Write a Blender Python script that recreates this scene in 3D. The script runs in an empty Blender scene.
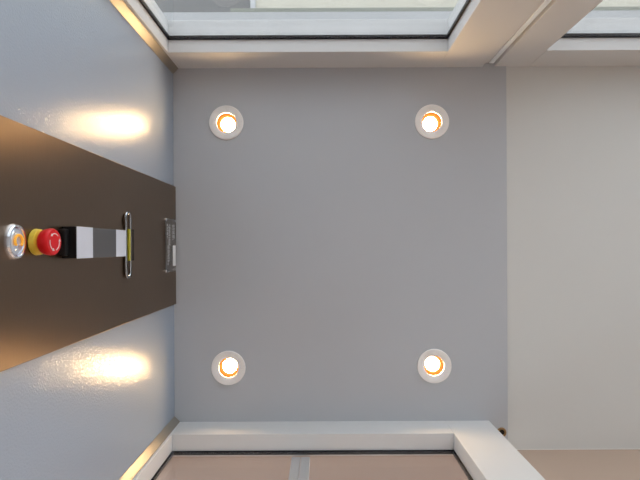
import bpy, bmesh, math, random
from mathutils import Vector, Matrix
random.seed(4)
PI = math.pi
C = bpy.context.scene.collection
H0 = 0.70                     # camera height above the lift floor
CEIL = H0 + 1.44              # lift ceiling
def Z(z): return H0 + z       # height above the camera -> world height

# ------------------------------------------------------------------ materials
def mat(name, col, rough=0.5, metal=0.0, coat=0.0, coat_rough=0.1, spec=0.5, bump=0.0, bump_scale=200.0,
        var=0.0, var_scale=3.0, emit=None, estr=0.0, stretch=None, trans=0.0, ior=1.5, rvar=0.0):
    m = bpy.data.materials.new(name); m.use_nodes = True
    nt = m.node_tree; b = nt.nodes['Principled BSDF']
    b.inputs['Base Color'].default_value = (*col, 1)
    b.inputs['Roughness'].default_value = rough
    b.inputs['Metallic'].default_value = metal
    b.inputs['Coat Weight'].default_value = coat
    b.inputs['Coat Roughness'].default_value = coat_rough
    b.inputs['Specular IOR Level'].default_value = spec
    b.inputs['Transmission Weight'].default_value = trans
    b.inputs['IOR'].default_value = ior
    tc = nt.nodes.new('ShaderNodeTexCoord')
    src = tc.outputs['Object']
    if stretch:
        mp = nt.nodes.new('ShaderNodeMapping'); mp.inputs['Scale'].default_value = stretch
        nt.links.new(src, mp.inputs['Vector']); src = mp.outputs['Vector']
    if var:
        n = nt.nodes.new('ShaderNodeTexNoise'); n.inputs['Scale'].default_value = var_scale
        n.inputs['Detail'].default_value = 4
        r = nt.nodes.new('ShaderNodeMapRange'); r.inputs['To Min'].default_value = 1 - var; r.inputs['To Max'].default_value = 1 + var
        mx = nt.nodes.new('ShaderNodeMix'); mx.data_type = 'RGBA'; mx.blend_type = 'MULTIPLY'
        mx.inputs[0].default_value = 1.0
        mx.inputs[6].default_value = (*col, 1)
        nt.links.new(src, n.inputs['Vector']); nt.links.new(n.outputs['Fac'], r.inputs['Value'])
        nt.links.new(r.outputs['Result'], mx.inputs[7]); nt.links.new(mx.outputs[2], b.inputs['Base Color'])
    if bump:
        n2 = nt.nodes.new('ShaderNodeTexNoise'); n2.inputs['Scale'].default_value = bump_scale; n2.inputs['Detail'].default_value = 3
        bp = nt.nodes.new('ShaderNodeBump'); bp.inputs['Strength'].default_value = bump; bp.inputs['Distance'].default_value = 0.002
        nt.links.new(src, n2.inputs['Vector']); nt.links.new(n2.outputs['Fac'], bp.inputs['Height'])
        nt.links.new(bp.outputs['Normal'], b.inputs['Normal'])
        if coat: nt.links.new(bp.outputs['Normal'], b.inputs['Coat Normal'])
    if emit:
        b.inputs['Emission Color'].default_value = (*emit, 1); b.inputs['Emission Strength'].default_value = estr
    return m

def glass_mat(name, tint=(0.96, 0.98, 0.98)):
    m = bpy.data.materials.new(name); m.use_nodes = True
    nt = m.node_tree; nt.nodes.remove(nt.nodes['Principled BSDF']); out = nt.nodes['Material Output']
    t = nt.nodes.new('ShaderNodeBsdfTransparent'); t.inputs['Color'].default_value = (*tint, 1)
    g = nt.nodes.new('ShaderNodeBsdfGlossy'); g.inputs['Roughness'].default_value = 0.0
    f = nt.nodes.new('ShaderNodeFresnel')
    ge = nt.nodes.new('ShaderNodeNewGeometry'); mr = nt.nodes.new('ShaderNodeMapRange')
    mr.inputs['To Min'].default_value = 1.5; mr.inputs['To Max'].default_value = 1/1.5      # same pane reflectance from both faces
    nt.links.new(ge.outputs['Backfacing'], mr.inputs['Value']); nt.links.new(mr.outputs['Result'], f.inputs['IOR'])
    x = nt.nodes.new('ShaderNodeMixShader')
    nt.links.new(f.outputs[0], x.inputs[0]); nt.links.new(t.outputs[0], x.inputs[1]); nt.links.new(g.outputs[0], x.inputs[2])
    nt.links.new(x.outputs[0], out.inputs['Surface'])
    return m

M = {}
M['cladding'] = mat('cladding_paint', (0.315, 0.37, 0.45), 0.55, coat=0.9, coat_rough=0.13, bump=0.34, bump_scale=300, stretch=(1, 0.8, 1))
M['lift_ceiling'] = mat('lift_ceiling_paint', (0.50, 0.505, 0.525), 0.42, spec=0.4, var=0.02, var_scale=4, bump=0.01, bump_scale=300)
M['landing_ceiling'] = mat('landing_ceiling_paint', (0.67, 0.655, 0.625), 0.7, spec=0.25, var=0.015, var_scale=5)
M['frame'] = mat('frame_paint', (0.66, 0.65, 0.64), 0.42, spec=0.45, bump=0.015, bump_scale=500)
M['chamfer'] = mat('chamfer_metal', (0.30, 0.27, 0.23), 0.34, metal=0.35, bump=0.15, bump_scale=350)
M['alu'] = mat('bright_aluminium', (0.88, 0.94, 0.97), 0.4)
M['gasket'] = mat('gasket_rubber', (0.008, 0.007, 0.012), 0.6, spec=0.2)
M['glass'] = glass_mat('clear_glass', (0.86, 0.87, 0.875))
M['wall_pink'] = mat('landing_wall_paint', (0.47, 0.345, 0.265), 0.6, spec=0.35, var=0.04, var_scale=2)
M['lobby_ceiling'] = mat('lobby_ceiling_paint', (0.53, 0.425, 0.36), 0.7, var=0.03, var_scale=3)
M['mullion'] = mat('white_mullion', (0.88, 0.84, 0.82), 0.5)
M['wall_white'] = mat('white_wall_paint', (0.68, 0.67, 0.65), 0.7)
M['lift_floor'] = mat('lift_floor_vinyl', (0.50, 0.505, 0.52), 0.5, var=0.06, var_scale=5)
M['floor'] = mat('pale_floor', (0.70, 0.66, 0.62), 0.5, var=0.08, var_scale=3)
M['paving'] = mat('pale_paving', (0.70, 0.69, 0.68), 0.8, var=0.1, var_scale=4)
M['render'] = mat('cream_render', (0.57, 0.54, 0.45), 0.9, var=0.08, var_scale=16, bump=0.6, bump_scale=40, stretch=(1, 3, 1))
M['soffit_grey'] = mat('grey_soffit', (0.17, 0.165, 0.16), 0.4, var=0.05, var_scale=6)
M['lintel'] = mat('lintel_paint', (0.50, 0.50, 0.50), 0.6, var=0.03, var_scale=8)
M['gap_shade'] = mat('gap_shade_paint', (0.30, 0.31, 0.26), 0.6)  # shade of the gap at the lintel edge, put into the colour
M['bead'] = mat('sealant_bead', (0.80, 0.76, 0.70), 0.4)
M['panel'] = mat('brown_brushed_metal', (0.225, 0.16, 0.112), 0.30, metal=1.0, spec=0.5, bump=0.04, bump_scale=60, stretch=(1, 1, 14), var=0.05, var_scale=30)
nt = M['panel'].node_tree; pb = nt.nodes['Principled BSDF']       # brushed across: reflections stretch up and down
pb.inputs['Anisotropic'].default_value = 0.75
tg = nt.nodes.new('ShaderNodeTangent'); tg.direction_type = 'RADIAL'; tg.axis = 'Z'; pb.inputs['Anisotropic Rotation'].default_value = 0.25
nt.links.new(tg.outputs[0], pb.inputs['Tangent'])
M['panel_edge'] = mat('panel_edge_metal', (0.45, 0.35, 0.26), 0.35, metal=0.8)
M['chrome'] = mat('chrome', (0.82, 0.84, 0.88), 0.08, metal=1.0)
M['black'] = mat('black_plastic', (0.008, 0.007, 0.008), 0.5, spec=0.25)
M['button_white'] = mat('white_button_plastic', (0.66, 0.69, 0.78), 0.3, var=0.02, var_scale=40)
M['button_grey'] = mat('grey_display_plastic', (0.09, 0.09, 0.095), 0.3, var=0.05, var_scale=60)
M['yellow'] = mat('yellow_plastic', (0.80, 0.56, 0.06), 0.35)
M['olive'] = mat('olive_yellow_plastic', (0.42, 0.38, 0.03), 0.4)
M['red'] = mat('red_plastic', (0.72, 0.006, 0.012), 0.3, spec=0.35)
M['mark'] = mat('pale_marking', (0.75, 0.70, 0.68), 0.5)
M['dark_chrome'] = mat('dark_chrome', (0.42, 0.44, 0.47), 0.12, metal=1.0)
M['dark_floor'] = mat('brown_wood_floor', (0.52, 0.41, 0.33), 0.4, var=0.2, var_scale=6, stretch=(1, 8, 1))
M['paper'] = mat('white_paper', (0.85, 0.85, 0.85), 0.6)
M['lens'] = mat('clear_lens', (0.72, 0.80, 0.92), 0.12, metal=0.55)
M['orange'] = mat('orange_symbol', (0.90, 0.42, 0.04), 0.4, emit=(1.0, 0.45, 0.05), estr=0.12)
M['acrylic'] = glass_mat('clear_acrylic', (0.90, 0.90, 0.90))
M['ring'] = mat('white_ring', (0.92, 0.87, 0.83), 0.45)
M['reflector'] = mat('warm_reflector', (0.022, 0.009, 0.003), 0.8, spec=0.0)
M['bulb'] = mat('lamp_glow', (1, 0.9, 0.7), 0.5, emit=(1.0, 0.66, 0.32), estr=85.0)
M['lobby_glow'] = mat('lobby_fill_glow', (0.9, 0.88, 0.85), 0.5, emit=(1.0, 0.84, 0.70), estr=34.0)  # glow of the added lobby fill lamps
M['brown'] = mat('brown_ring', (0.30, 0.17, 0.06), 0.5)
M['dark'] = mat('dark_socket', (0.02, 0.012, 0.008), 0.7)

# ------------------------------------------------------------------ mesh helpers
def box(bm, x0, x1, y0, y1, z0, z1):
    r = bmesh.ops.create_cube(bm, size=1.0)
    bmesh.ops.transform(bm, matrix=Matrix.Translation(((x0+x1)/2, (y0+y1)/2, (z0+z1)/2)) @ Matrix.Diagonal((x1-x0, y1-y0, z1-z0, 1)), verts=r['verts'])
    return r['verts']
def prism_z(bm, pts, z0, z1):
    a = [bm.verts.new((x, y, z0)) for x, y in pts]; b = [bm.verts.new((x, y, z1)) for x, y in pts]
    n = len(pts)
    bm.faces.new(a[::-1]); bm.faces.new(b)
    for i in range(n): bm.faces.new((a[i], a[(i+1) % n], b[(i+1) % n], b[i]))
def lathe(bm, prof, seg=48, mtx=None, sy=1.0, close=False):
    """prof: (radius, height) along local +Z"""
    rows = []; vs = []
    for r, h in prof:
        if r < 1e-6:
            v = bm.verts.new((0, 0, h)); rows.append([v]); vs.append(v)
        else:
            row = [bm.verts.new((r*math.cos(2*PI*i/seg), sy*r*math.sin(2*PI*i/seg), h)) for i in range(seg)]
            rows.append(row); vs += row
    prs = list(zip(rows, rows[1:])) + ([(rows[-1], rows[0])] if close else [])
    for a, b in prs:
        for i in range(seg):
            j = (i+1) % seg
            if len(a) == 1 and len(b) == 1: continue
            if len(a) == 1: bm.faces.new((a[0], b[i], b[j]))
            elif len(b) == 1: bm.faces.new((a[i], a[j], b[0]))
            else: bm.faces.new((a[i], a[j], b[j], b[i]))
    if mtx: bmesh.ops.transform(bm, matrix=mtx, verts=vs)
def tube(bm, pts, r, seg=10, closed=False):
    rows = []; n = len(pts)
    for i, p in enumerate(pts):
        p = Vector(p)
        a = Vector(pts[(i-1) % n]) if (closed or i > 0) else p
        b = Vector(pts[(i+1) % n]) if (closed or i < n-1) else p
        t = (b-a).normalized(); u = t.orthogonal().normalized()
        ref = Vector((1, 0, 0))
        if abs(t.dot(ref)) < 0.95: u = (ref - t*t.dot(ref)).normalized()
        w = t.cross(u)
        rows.append([bm.verts.new(p + u*r*math.cos(2*PI*k/seg) + w*r*math.sin(2*PI*k/seg)) for k in range(seg)])
    for i in range(n if closed else n-1):
        a, b = rows[i], rows[(i+1) % n]
        for k in range(seg): bm.faces.new((a[k], a[(k+1) % seg], b[(k+1) % seg], b[k]))
    if not closed:
        bm.faces.new(rows[0][::-1]); bm.faces.new(rows[-1])
def obj(name, bm, m, parent=None, bevel=0.0, seg=2, smooth=False, loc=None):
    bmesh.ops.recalc_face_normals(bm, faces=bm.faces[:])
    me = bpy.data.meshes.new(name); bm.to_mesh(me); bm.free()
    o = bpy.data.objects.new(name, me); C.objects.link(o); me.materials.append(M[m] if isinstance(m, str) else m)
    if parent: o.parent = parent
    if loc: o.location = loc
    if bevel:
        b = o.modifiers.new('bevel', 'BEVEL'); b.width = bevel; b.segments = seg; b.limit_method = 'ANGLE'; b.angle_limit = math.radians(40)
        for p in me.polygons: p.use_smooth = True
        w = o.modifiers.new('wn', 'WEIGHTED_NORMAL'); w.keep_sharp = True
    if smooth:
        for p in me.polygons: p.use_smooth = True
        me.set_sharp_from_angle(angle=math.radians(35))
    return o
def boxes(name, m, lst, parent=None, bevel=0.0):
    bm = bmesh.new()
    for b in lst: box(bm, *b)
    return obj(name, bm, m, parent, bevel)
def struct(o, label=None, cat=None):
    o['kind'] = 'structure'
    if label: o['label'] = label
    if cat: o['category'] = cat
    return o
def empty(name, loc, label=None, cat=None, group=None, parent=None):
    o = bpy.data.objects.new(name, None); C.objects.link(o); o.location = loc; o.empty_display_size = 0.05
    if label: o['label'] = label
    if cat: o['category'] = cat
    if group: o['group'] = group
    if parent: o.parent = parent
    return o
RX = Matrix.Rotation(PI/2, 4, 'Y')       # local +Z -> world +X

# ------------------------------------------------------------------ dimensions
XL = -0.447                 # lift wall surface
YF = -0.537                 # face of the front door frame
YB = 0.522                  # face of the rear door frame
XR = 0.552                  # edge of the lift ceiling
LAMPS = [(-0.288, -0.374), (0.328, -0.374), (-0.285, 0.361), (0.332, 0.358)]

# ------------------------------------------------------------------ shell
struct(boxes('floor', 'lift_floor', [(-0.60, 0.549, -0.66, 0.70, -0.10, 0.0)]), 'grey floor of the lift', 'floor')
struct(boxes('floor_landing', 'floor', [(0.551, 2.70, -0.66, 0.70, -0.10, 0.0)]), 'pale floor of the landing', 'floor')
struct(boxes('floor_outdoor', 'paving', [(-4.0, 6.0, -6.0, -0.665, -0.16, -0.06)]), 'pale paving outside the glazed front', 'floor')
struct(boxes('floor_rear', 'dark_floor', [(-2.2, 2.70, 0.705, 3.2, -0.10, 0.0)]), 'pale brown floor behind the rear glass door', 'floor')

# lift ceiling with four round cut-outs
bm = bmesh.new(); box(bm, XL - 0.03, XR, -0.655, 0.58, CEIL, CEIL + 0.014)
ceil_o = obj('ceiling', bm, 'lift_ceiling')
bm = bmesh.new()
for x, y in LAMPS:
    lathe(bm, [(0, -0.05), (0.0335, -0.05), (0.0335, 0.05), (0, 0.05)], 48, Matrix.Translation((x, y, CEIL)))
cut = obj('cutter', bm, 'lift_ceiling')
bo = ceil_o.modifiers.new('holes', 'BOOLEAN'); bo.operation = 'DIFFERENCE'; bo.object = cut; bo.solver = 'EXACT'
bpy.context.view_layer.update()
me2 = bpy.data.meshes.new_from_object(ceil_o.evaluated_get(bpy.context.evaluated_depsgraph_get()))
ceil_o.modifiers.clear(); ceil_o.data = me2
bpy.data.objects.remove(cut)
struct(ceil_o, 'grey painted ceiling of the lift with four recessed downlights', 'ceiling')
# slab above (roof of the whole building), keeps the sky out
struct(boxes('ceiling_roof', 'wall_white', [(-2.3, 2.75, -0.66, 3.2, CEIL + 0.10, CEIL + 0.25)]), 'roof slab above the lift', 'ceiling')
LC = CEIL + 0.006
struct(boxes('ceiling_landing', 'landing_ceiling', [(XR + 0.0005, 2.62, -0.66, 0.614, LC, LC + 0.08), (0.497, XR + 0.0005, 0.5805, 0.614, LC, LC + 0.08)]),
       'pale plain ceiling of the landing beside the lift', 'ceiling')

struct(boxes('wall_left', 'cladding', [(XL - 0.045, XL, -0.5200, 0.5045, 0.0, CEIL)]), 'glossy blue-grey wall panel behind the control panel', 'wall')
struct(boxes('wall_shaft', 'wall_white', [(XL - 0.15, XL - 0.05, -0.66, 0.66, 0.0, CEIL + 0.10)]), 'shaft wall behind the glossy cladding', 'wall')
struct(boxes('wall_landing', 'wall_pink', [(0.50, 2.62, 0.614, 0.66, 0.0, CEIL + 0.10)]), 'pinkish beige wall at the back of the landing', 'wall')
struct(boxes('wall_right', 'wall_white', [(2.62, 2.70, -0.66, 0.66, 0.0, CEIL + 0.10)]), 'white end wall of the landing', 'wall')
struct(boxes('trim_1', 'bead', [(0.502, 2.61, 0.6105, 0.6135, LC - 0.0025, LC - 0.0003)], bevel=0.0015), 'thin pale sealant bead between landing ceiling and pinkish wall', 'trim')
# rear lobby beyond the back door
struct(boxes('wall_rear', 'wall_pink', [(-2.2, 2.70, 2.2, 2.28, 0.0, CEIL + 0.10)]), 'pinkish wall of the rear lobby', 'wall')
struct(boxes('ceiling_rear', 'lobby_ceiling', [(-0.49, 0.497, 0.586, 0.665, CEIL - 0.02, CEIL + 0.06), (-2.2, 2.70, 0.665, 2.2, CEIL - 0.02, CEIL + 0.06)]), 'beige ceiling of the rear lobby', 'ceiling')

for k, (lx, ly) in enumerate(((-0.9, 1.5), (0.4, 1.5), (1.7, 1.5))):  # unseen lamps added to brighten the rear lobby and the front rail faces
    r = empty('lobby_fill_lamp', (lx, ly, CEIL - 0.0205), 'added round fill lamp in the rear lobby, out of view above the rear door', 'ceiling light', 'added fill lamps in the rear lobby')
    bm = bmesh.new(); lathe(bm, [(0, 0.0), (0.15, 0.0), (0.15, -0.030), (0.135, -0.032), (0.135, -0.020), (0, -0.020)], 48); obj('housing', bm, 'ring', r, smooth=True)
    bm = bmesh.new(); lathe(bm, [(0, -0.036), (0.08, -0.034), (0.133, -0.026), (0.133, -0.0205), (0, -0.0205)], 48); obj('diffuser', bm, 'lobby_glow', r, smooth=True)

# 45 degree chamfer strips in the two cladding corners
def chamfer(name, ys, ye, label):
    s = 1 if ye > ys else -1
    bm = bmesh.new()
    prism_z(bm, [(XL - 0.02, ys), (XL, ys), (XL + 0.016, ye), (XL + 0.016, ye + s*0.004), (XL - 0.02, ye + s*0.004)], 0.0, CEIL)
    struct(obj(name, bm, 'chamfer', bevel=0.0012), label, 'trim')
chamfer('trim_2', -0.5205, YF + 0.001, 'satin metal corner strip between glossy wall and front glass door frame')
chamfer('trim_3', 0.5050, YB - 0.001, 'satin metal corner strip between glossy wall and rear glass door frame')

# ------------------------------------------------------------------ glazed frames
def glazed(name, label, cat, xo0, xi0, xi1, xo1, yf, s, depth, zr, ztop, yg, mull=None):
    """frame of two posts and two rails; s = outward direction in y; yg = centre of the glass"""
    root = empty(name, ((xi0+xi1)/2, yf + s*depth/2, 0.0)); struct(root, label, cat)
    def P(n, m, lst, bevel=0.0):
        ox, oy = root.location.x, root.location.y
        return boxes(n, m, [(a-ox, b-ox, min(c, d)-oy, max(c, d)-oy, e, f) for a, b, c, d, e, f in lst], root, bevel)
    yo = yf + s*depth
    P('post', 'frame', [(xo0, xi0, yf, yo, 0.001, ztop)], 0.0018)
    P('post', 'frame', [(xi1, xo1, yf, yo, 0.001, ztop)], 0.0018)
    P('top_rail', 'frame', [(xi0, xi1, yf, yo, zr, ztop)], 0.0014)
    P('bottom_rail', 'frame', [(xi0, xi1, yf, yo, 0.001, 0.12)], 0.0014)
    g = 0.005; y0, y1 = yg - 0.005, yg + 0.005
    P('gasket', 'gasket', [(xi0, xi1, y0, y1, zr - g, zr), (xi0, xi1, y0, y1, 0.12, 0.12 + g),
                           (xi0, xi0 + g, y0, y1, 0.12 + g, zr - g), (xi1 - g, xi1, y0, y1, 0.12 + g, zr - g)])
    P('glass_pane', 'glass', [(xi0 + g, xi1 - g, yg - 0.004, yg + 0.004, 0.12 + g, zr - g)])
    if mull:
        P('mullion', 'mullion', [(mull[0], (mull[0]+mull[1])/2 - 0.001, yg + s*0.012, yg + s*0.030, 0.121, zr - 0.001),
                               ((mull[0]+mull[1])/2 + 0.001, mull[1], yg + s*0.012, yg + s*0.026, 0.121, zr - 0.001)], 0.002)
    return root, P
ZRF = Z(1.322); ZRB = Z(1.341)
d1, P1 = glazed('door_1', 'front glass lift door in a light grey frame, cream canopy seen through it', 'door',
       XL - 0.02, -0.424, 0.347, 0.480, YF, -1, 0.090, ZRF, CEIL, YF - 0.040)
d2, P2 = glazed('door_2', 'rear glass lift door in a light grey frame, pinkish lobby seen through it', 'door',
       XL - 0.02, -0.424, 0.3635, 0.4955, YB, 1, 0.062, ZRB, CEIL, YB + 0.051, mull=(-0.090, -0.039))
w1, P3 = glazed('window_1', 'landing window beside the lift, light grey frame with cream canopy beyond', 'window',
       0.5165, 0.620, 2.45, 2.60, YF - 0.003, -1, 0.090, ZRF + 0.004, LC - 0.0005, YF - 0.043)
# joint between the lift door frame and the landing window
struct(boxes('trim_4', 'frame', [(0.4805, 0.4998, YF - 0.085, YF - 0.013, 0.001, CEIL - 0.0005)], bevel=0.0012),
       'recessed filler strip between lift door and landing window', 'trim')
struct(boxes('trim_5', 'alu', [(0.5000, 0.5135, YF - 0.08, YF - 0.011, 0.001, CEIL - 0.0005)], bevel=0.0012),
       'bright aluminium strip in the joint between lift door and landing window', 'trim')

# ------------------------------------------------------------------ outside the front
YX = YF - 0.0935
struct(boxes('trim_6', 'lintel', [(-1.2, 2.70, YX - 0.042, YX, Z(1.372), CEIL + 0.0)]), 'pale lintel outside the front glazing', 'trim')
struct(boxes('trim_7', 'gap_shade', [(-0.262, 2.70, YX - 0.053, YX - 0.0425, Z(1.372), CEIL)]), 'dull greenish strip painted as the shadow gap under the cream canopy', 'trim')  # thin strip drawn in place of the shadow line between lintel and canopy
struct(boxes('ceiling_canopy', 'render', [(-0.262, 2.70, -1.70, -0.70, Z(1.90), Z(1.98))]), 'rough cream canopy beyond the glass', 'ceiling')
struct(boxes('trim_8', 'lintel', [(-0.282, -0.2625, -1.70, -0.70, Z(1.89), Z(1.98))]), 'white edge strip of the cream canopy', 'trim')
struct(boxes('ceiling_soffit', 'soffit_grey', [(-1.6, -0.283, -1.70, -0.70, Z(1.90), Z(1.98))]), 'dull grey soffit beyond the front glass door', 'ceiling')

# ------------------------------------------------------------------ downlights
def downlight(x, y, label):
    r = empty('ceiling_downlight', (x, y, CEIL), label, 'ceiling light', 'recessed downlights in the lift ceiling')
    bm = bmesh.new()
    lathe(bm, [(0.0295, 0.0010), (0.0295, -0.0012), (0.0305, -0.0016), (0.0480, -0.0056), (0.0500, -0.0052), (0.0512, -0.0040), (0.0512, -0.0003), (0.0325, -0.0003), (0.0325, 0.0010)], 64, close=True)
    obj('trim_ring', bm, 'ring', r, smooth=True)
    bm = bmesh.new()
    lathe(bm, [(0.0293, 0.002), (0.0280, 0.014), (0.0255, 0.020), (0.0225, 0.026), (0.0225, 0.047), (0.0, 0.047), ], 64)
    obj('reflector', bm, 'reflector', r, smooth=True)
    bm = bmesh.new()
    lathe(bm, [(0.0, 0.0120), (0.010, 0.0130), (0.0170, 0.0155), (0.0210, 0.0200), (0.0210, 0.030), (0, 0.030)], 48)
    obj('bulb', bm, 'bulb', r, smooth=True)
    return r
downlight(*LAMPS[0], 'lit recessed downlight nearest the corner of control-panel wall and front glass door')
downlight(*LAMPS[1], 'lit recessed downlight beside the front glass door, at the landing side')
downlight(*LAMPS[2], 'lit recessed downlight nearest the corner of control-panel wall and rear glass door')
downlight(*LAMPS[3], 'lit recessed downlight beside the rear glass door, at the landing side')

# ------------------------------------------------------------------ small screw in the ceiling corner
sc = empty('ceiling_screw', (0.533, 0.558, CEIL), 'small brown-ringed screw in the lift ceiling beside the rear door post', 'screw')
bm = bmesh.new(); lathe(bm, [(0.0085, 0.0), (0.0085, -0.003), (0.0125, -0.0035), (0.0145, -0.002), (0.0145, 0.0)], 32, close=True); obj('washer', bm, 'brown', sc, smooth=True)
bm = bmesh.new(); lathe(bm, [(0, -0.0012), (0.0083, -0.0012), (0.0083, -0.0002), (0, -0.0002)], 24); obj('socket', bm, 'dark', sc, smooth=True)

# ------------------------------------------------------------------ control panel
XP = XL + 0.0065            # front surface of the plate
cp = empty('control_panel', (XL, -0.007, Z(-0.698)), 'dark brown metal lift control panel with buttons on the glossy wall', 'control panel')
def L(x, y, z): return (x - XL, y + 0.007, z + 0.698)           # to panel space (z measured from the camera height)
def LB(bm, x0, x1, y0, y1, z0, z1):
    a = L(x0, y0, z0); b = L(x1, y1, z1); return box(bm, a[0], b[0], a[1], b[1], a[2], b[2])
def TL(x, y, z): return Matrix.Translation(L(x, y, z)) @ RX
bm = bmesh.new(); LB(bm, XL + 0.0003, XP, -0.183, 0.169, -0.698, 1.4385); obj('faceplate', bm, 'panel', cp, bevel=0.0012)

YC = -0.0095
# alarm button
ab = empty('alarm_button', L(XP, YC, 0.682), parent=cp); ab['label'] = 'round chrome button with an orange bell symbol'
bm = bmesh.new(); lathe(bm, [(r*0.79, h) for r, h in ((0.0195, 0.0), (0.0195, 0.0050), (0.0210, 0.0075), (0.0235, 0.0075), (0.0255, 0.0045), (0.0262, 0.0003))], 48, RX, sy=1.27, close=True)
obj('bezel', bm, 'chrome', ab, smooth=True)
bm = bmesh.new(); lathe(bm, [(r*0.79, h) for r, h in ((0.0192, 0.0005), (0.0192, 0.0045), (0.0165, 0.0065), (0.0, 0.0075))], 48, RX, sy=1.27); obj('lens', bm, 'lens', ab, smooth=True)
bm = bmesh.new()
pts = [(0.0085, 0.0085*math.cos(t), -0.001 - 0.0085*math.sin(t)) for t in [PI*(-0.25 + 1.5*i/20) for i in range(21)]]
pts = [(x, z2, y2) for x, y2, z2 in pts]
tube(bm, pts, 0.0018, 8); obj('bell_symbol', bm, 'orange', ab, smooth=True)

# emergency stop
es = empty('emergency_stop_button', L(XP, YC, 0.735), parent=cp); es['label'] = 'red mushroom stop button on a yellow collar'
bm = bmesh.new(); lathe(bm, [(0.0, 0.0003), (0.0195, 0.0003), (0.0205, 0.002), (0.0195, 0.0085), (0.0150, 0.0105), (0.0, 0.0105)], 48, RX); obj('collar', bm, 'yellow', es, smooth=True)
bm = bmesh.new(); lathe(bm, [(0.0, 0.0108), (0.0150, 0.0108), (0.0175, 0.0130), (0.0195, 0.0160), (0.0208, 0.0230), (0.0205, 0.0270), (0.0188, 0.0292), (0.0, 0.0302)], 48, RX); obj('cap', bm, 'red', es, smooth=True)
bm = bmesh.new()
for k in range(3):
    a0 = 2*PI*k/3 + 0.3
    arc = [(0.0299, 0.0128*math.cos(a0 + t*1.35/8), 0.0128*math.sin(a0 + t*1.35/8)) for t in range(9)]
    tube(bm, arc, 0.0007, 6)
    e = Vector(arc[-1]); tg = (Vector(arc[-1]) - Vector(arc[-2])).normalized(); nr = Vector((1, 0, 0)).cross(tg)
    tri = [bm.verts.new(e + Vector((0.0008, 0, 0)) + nr*0.0022), bm.verts.new(e + Vector((0.0008, 0, 0)) - nr*0.0022), bm.verts.new(e + Vector((0.0008, 0, 0)) + tg*0.004)]
    tr2 = [bm.verts.new(v.co - Vector((0.001, 0, 0))) for v in tri]
    bm.faces.new(tri); bm.faces.new(tr2[::-1])
    for q in range(3): bm.faces.new((tri[q], tr2[q], tr2[(q+1) % 3], tri[(q+1) % 3]))
obj('arrow_markings', bm, 'mark', es)

# call button block: black body with white / grey / white faces
bb = empty('button_block', L(XP, YC, 0.811), parent=cp); bb['label'] = 'long raised block with white, grey and white faces'
hw = 0.0272
bm = bmesh.new()
prism = [(-0.012, 0.0003), (0.0, 0.0003)]
a = [(0.0003, -0.003), (0.0003, 0.1990), (0.0252, 0.1990), (0.0252, -0.003)]
va = [bm.verts.new((x, -hw + 0.0004, z)) for x, z in a]; vb = [bm.verts.new((x, hw - 0.0004, z)) for x, z in a]
bm.faces.new(va); bm.faces.new(vb[::-1])
for i in range(len(a)): bm.faces.new((va[i], va[(i+1) % len(a)], vb[(i+1) % len(a)], vb[i]))
obj('housing', bm, 'black', bb, bevel=0.001)
def face(n, m, z0, z1, lab):
    bm = bmesh.new(); box(bm, 0.0253, 0.0262, -hw, hw, z0, z1); o = obj(n, bm, m, bb, bevel=0.0003); o['label'] = lab
face('push_button', 'button_white', -0.0024, 0.0536, 'white push button beside the stop button')
face('display', 'button_grey', 0.0540, 0.1506, 'grey middle face')
face('push_button', 'button_white', 0.1510, 0.1986, 'white push button beside the chrome oval')
# lower black lip between block and stop button
bm = bmesh.new(); box(bm, 0.0003, 0.0140, -hw + 0.0045, hw - 0.0045, -0.016, -0.0032); obj('end_cap', bm, 'black', bb, bevel=0.003)

# oval chrome escutcheon with a slot
ov = empty('oval_escutcheon', L(XP, -0.0065, 1.073), parent=cp); ov['label'] = 'chrome rimmed oval plate with a dark slot'
bm = bmesh.new()
def stadium(hl, r, n=14):
    p = []
    for k in range(n+1): t = PI*k/n; p.append((r*math.cos(t), hl + r*math.sin(t)))
    for k in range(n+1): t = PI + PI*k/n; p.append((r*math.cos(t), -hl + r*math.sin(t)))
    return p
tube(bm, [(0.0045, y, z) for z, y in stadium(0.0605, 0.0120)], 0.0030, 10, closed=True)
obj('rim', bm, 'dark_chrome', ov, smooth=True)
bm = bmesh.new()
st = stadium(0.0605, 0.0110)
v0 = [bm.verts.new((0.0003, y, z)) for z, y in st]; v1 = [bm.verts.new((0.0030, y, z)) for z, y in st]
bm.faces.new(v0); bm.faces.new(v1[::-1])
for i in range(len(st)): bm.faces.new((v0[i], v0[(i+1) % len(st)], v1[(i+1) % len(st)], v1[i]))
obj('plate', bm, 'panel', ov)
bm = bmesh.new(); box(bm, 0.0003, 0.0068, -0.0355, 0.0355, 0.0114, 0.0285); obj('slot', bm, 'dark', ov)
bm = bmesh.new(); box(bm, 0.0031, 0.0068, -0.0355, 0.0355, 0.0010, 0.0112); obj('slot_edge', bm, 'olive', ov)

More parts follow.
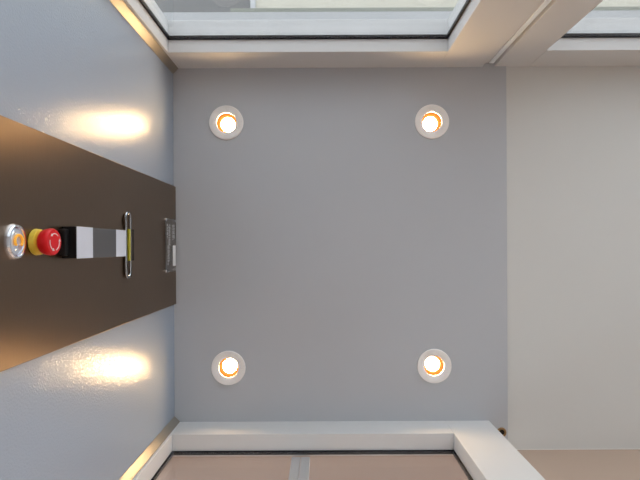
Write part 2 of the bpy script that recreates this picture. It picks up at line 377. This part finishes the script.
# rating plate by the ceiling
rp = empty('rating_plate', L(XP, -0.0065, 1.377), parent=cp); rp['label'] = 'clear plate on four studs with small pale print'
bm = bmesh.new(); box(bm, 0.0030, 0.0050, -0.076, 0.076, -0.0470, 0.0470); obj('clear_cover', bm, 'acrylic', rp, bevel=0.0006)
for sy in (-1, 1):
    for sz in (-1, 1):
        bm = bmesh.new(); lathe(bm, [(0.0, 0.0003), (0.0040, 0.0003), (0.0040, 0.0054), (0.0030, 0.0062), (0.0, 0.0064)], 20, Matrix.Translation((0, sy*0.0715, sz*0.0430)) @ RX)
        obj('stud', bm, 'chrome', rp, smooth=True)
bm = bmesh.new(); box(bm, 0.0051, 0.0056, 0.000, 0.060, 0.014, 0.040); obj('paper_label', bm, 'paper', rp)
bm = bmesh.new()
rr = random.Random(9)
for zz, ya, yb in ((-0.033, -0.060, -0.02), (-0.028, 0.000, 0.055), (-0.020, -0.055, 0.045), (-0.012, -0.060, 0.00), (0.016, -0.060, -0.015), (0.026, -0.060, -0.02)):
    y = ya
    while y < yb:
        w = rr.uniform(0.003, 0.010); box(bm, 0.0051, 0.0054, y, min(y + w, yb), zz - 0.0013, zz + 0.0013); y += w + 0.0022
p = obj('print', bm, 'paper', rp); p['kind'] = 'stuff'

# ------------------------------------------------------------------ world, camera
w = bpy.data.worlds.new('World'); bpy.context.scene.world = w; w.use_nodes = True
bg = w.node_tree.nodes['Background']; bg.inputs['Color'].default_value = (0.86, 0.93, 1.0, 1); bg.inputs['Strength'].default_value = 1.7

cam = bpy.data.cameras.new('Camera'); co = bpy.data.objects.new('Camera', cam); C.objects.link(co)
co.location = (0, 0, H0)
cam.sensor_width = 36; cam.lens = 27.0; cam.clip_start = 0.01
ROLL = math.radians(0.25)
co.matrix_world = Matrix.Translation((0, 0, H0)) @ Matrix.Rotation(ROLL, 4, 'Z') @ Matrix.Rotation(PI, 4, 'X')
cam.shift_x = -3/640; cam.shift_y = 7/640
s = bpy.context.scene; s.camera = co
s.view_settings.view_transform = 'Standard'; s.view_settings.look = 'None'; s.view_settings.gamma = 1.0
s.view_settings.use_curve_mapping = False
s.view_settings.exposure = 1.15
s.cycles.max_bounces = 14; s.cycles.diffuse_bounces = 8; s.cycles.glossy_bounces = 6; s.cycles.transparent_max_bounces = 16
s.cycles.sample_clamp_indirect = 6.0; s.cycles.use_denoising = True
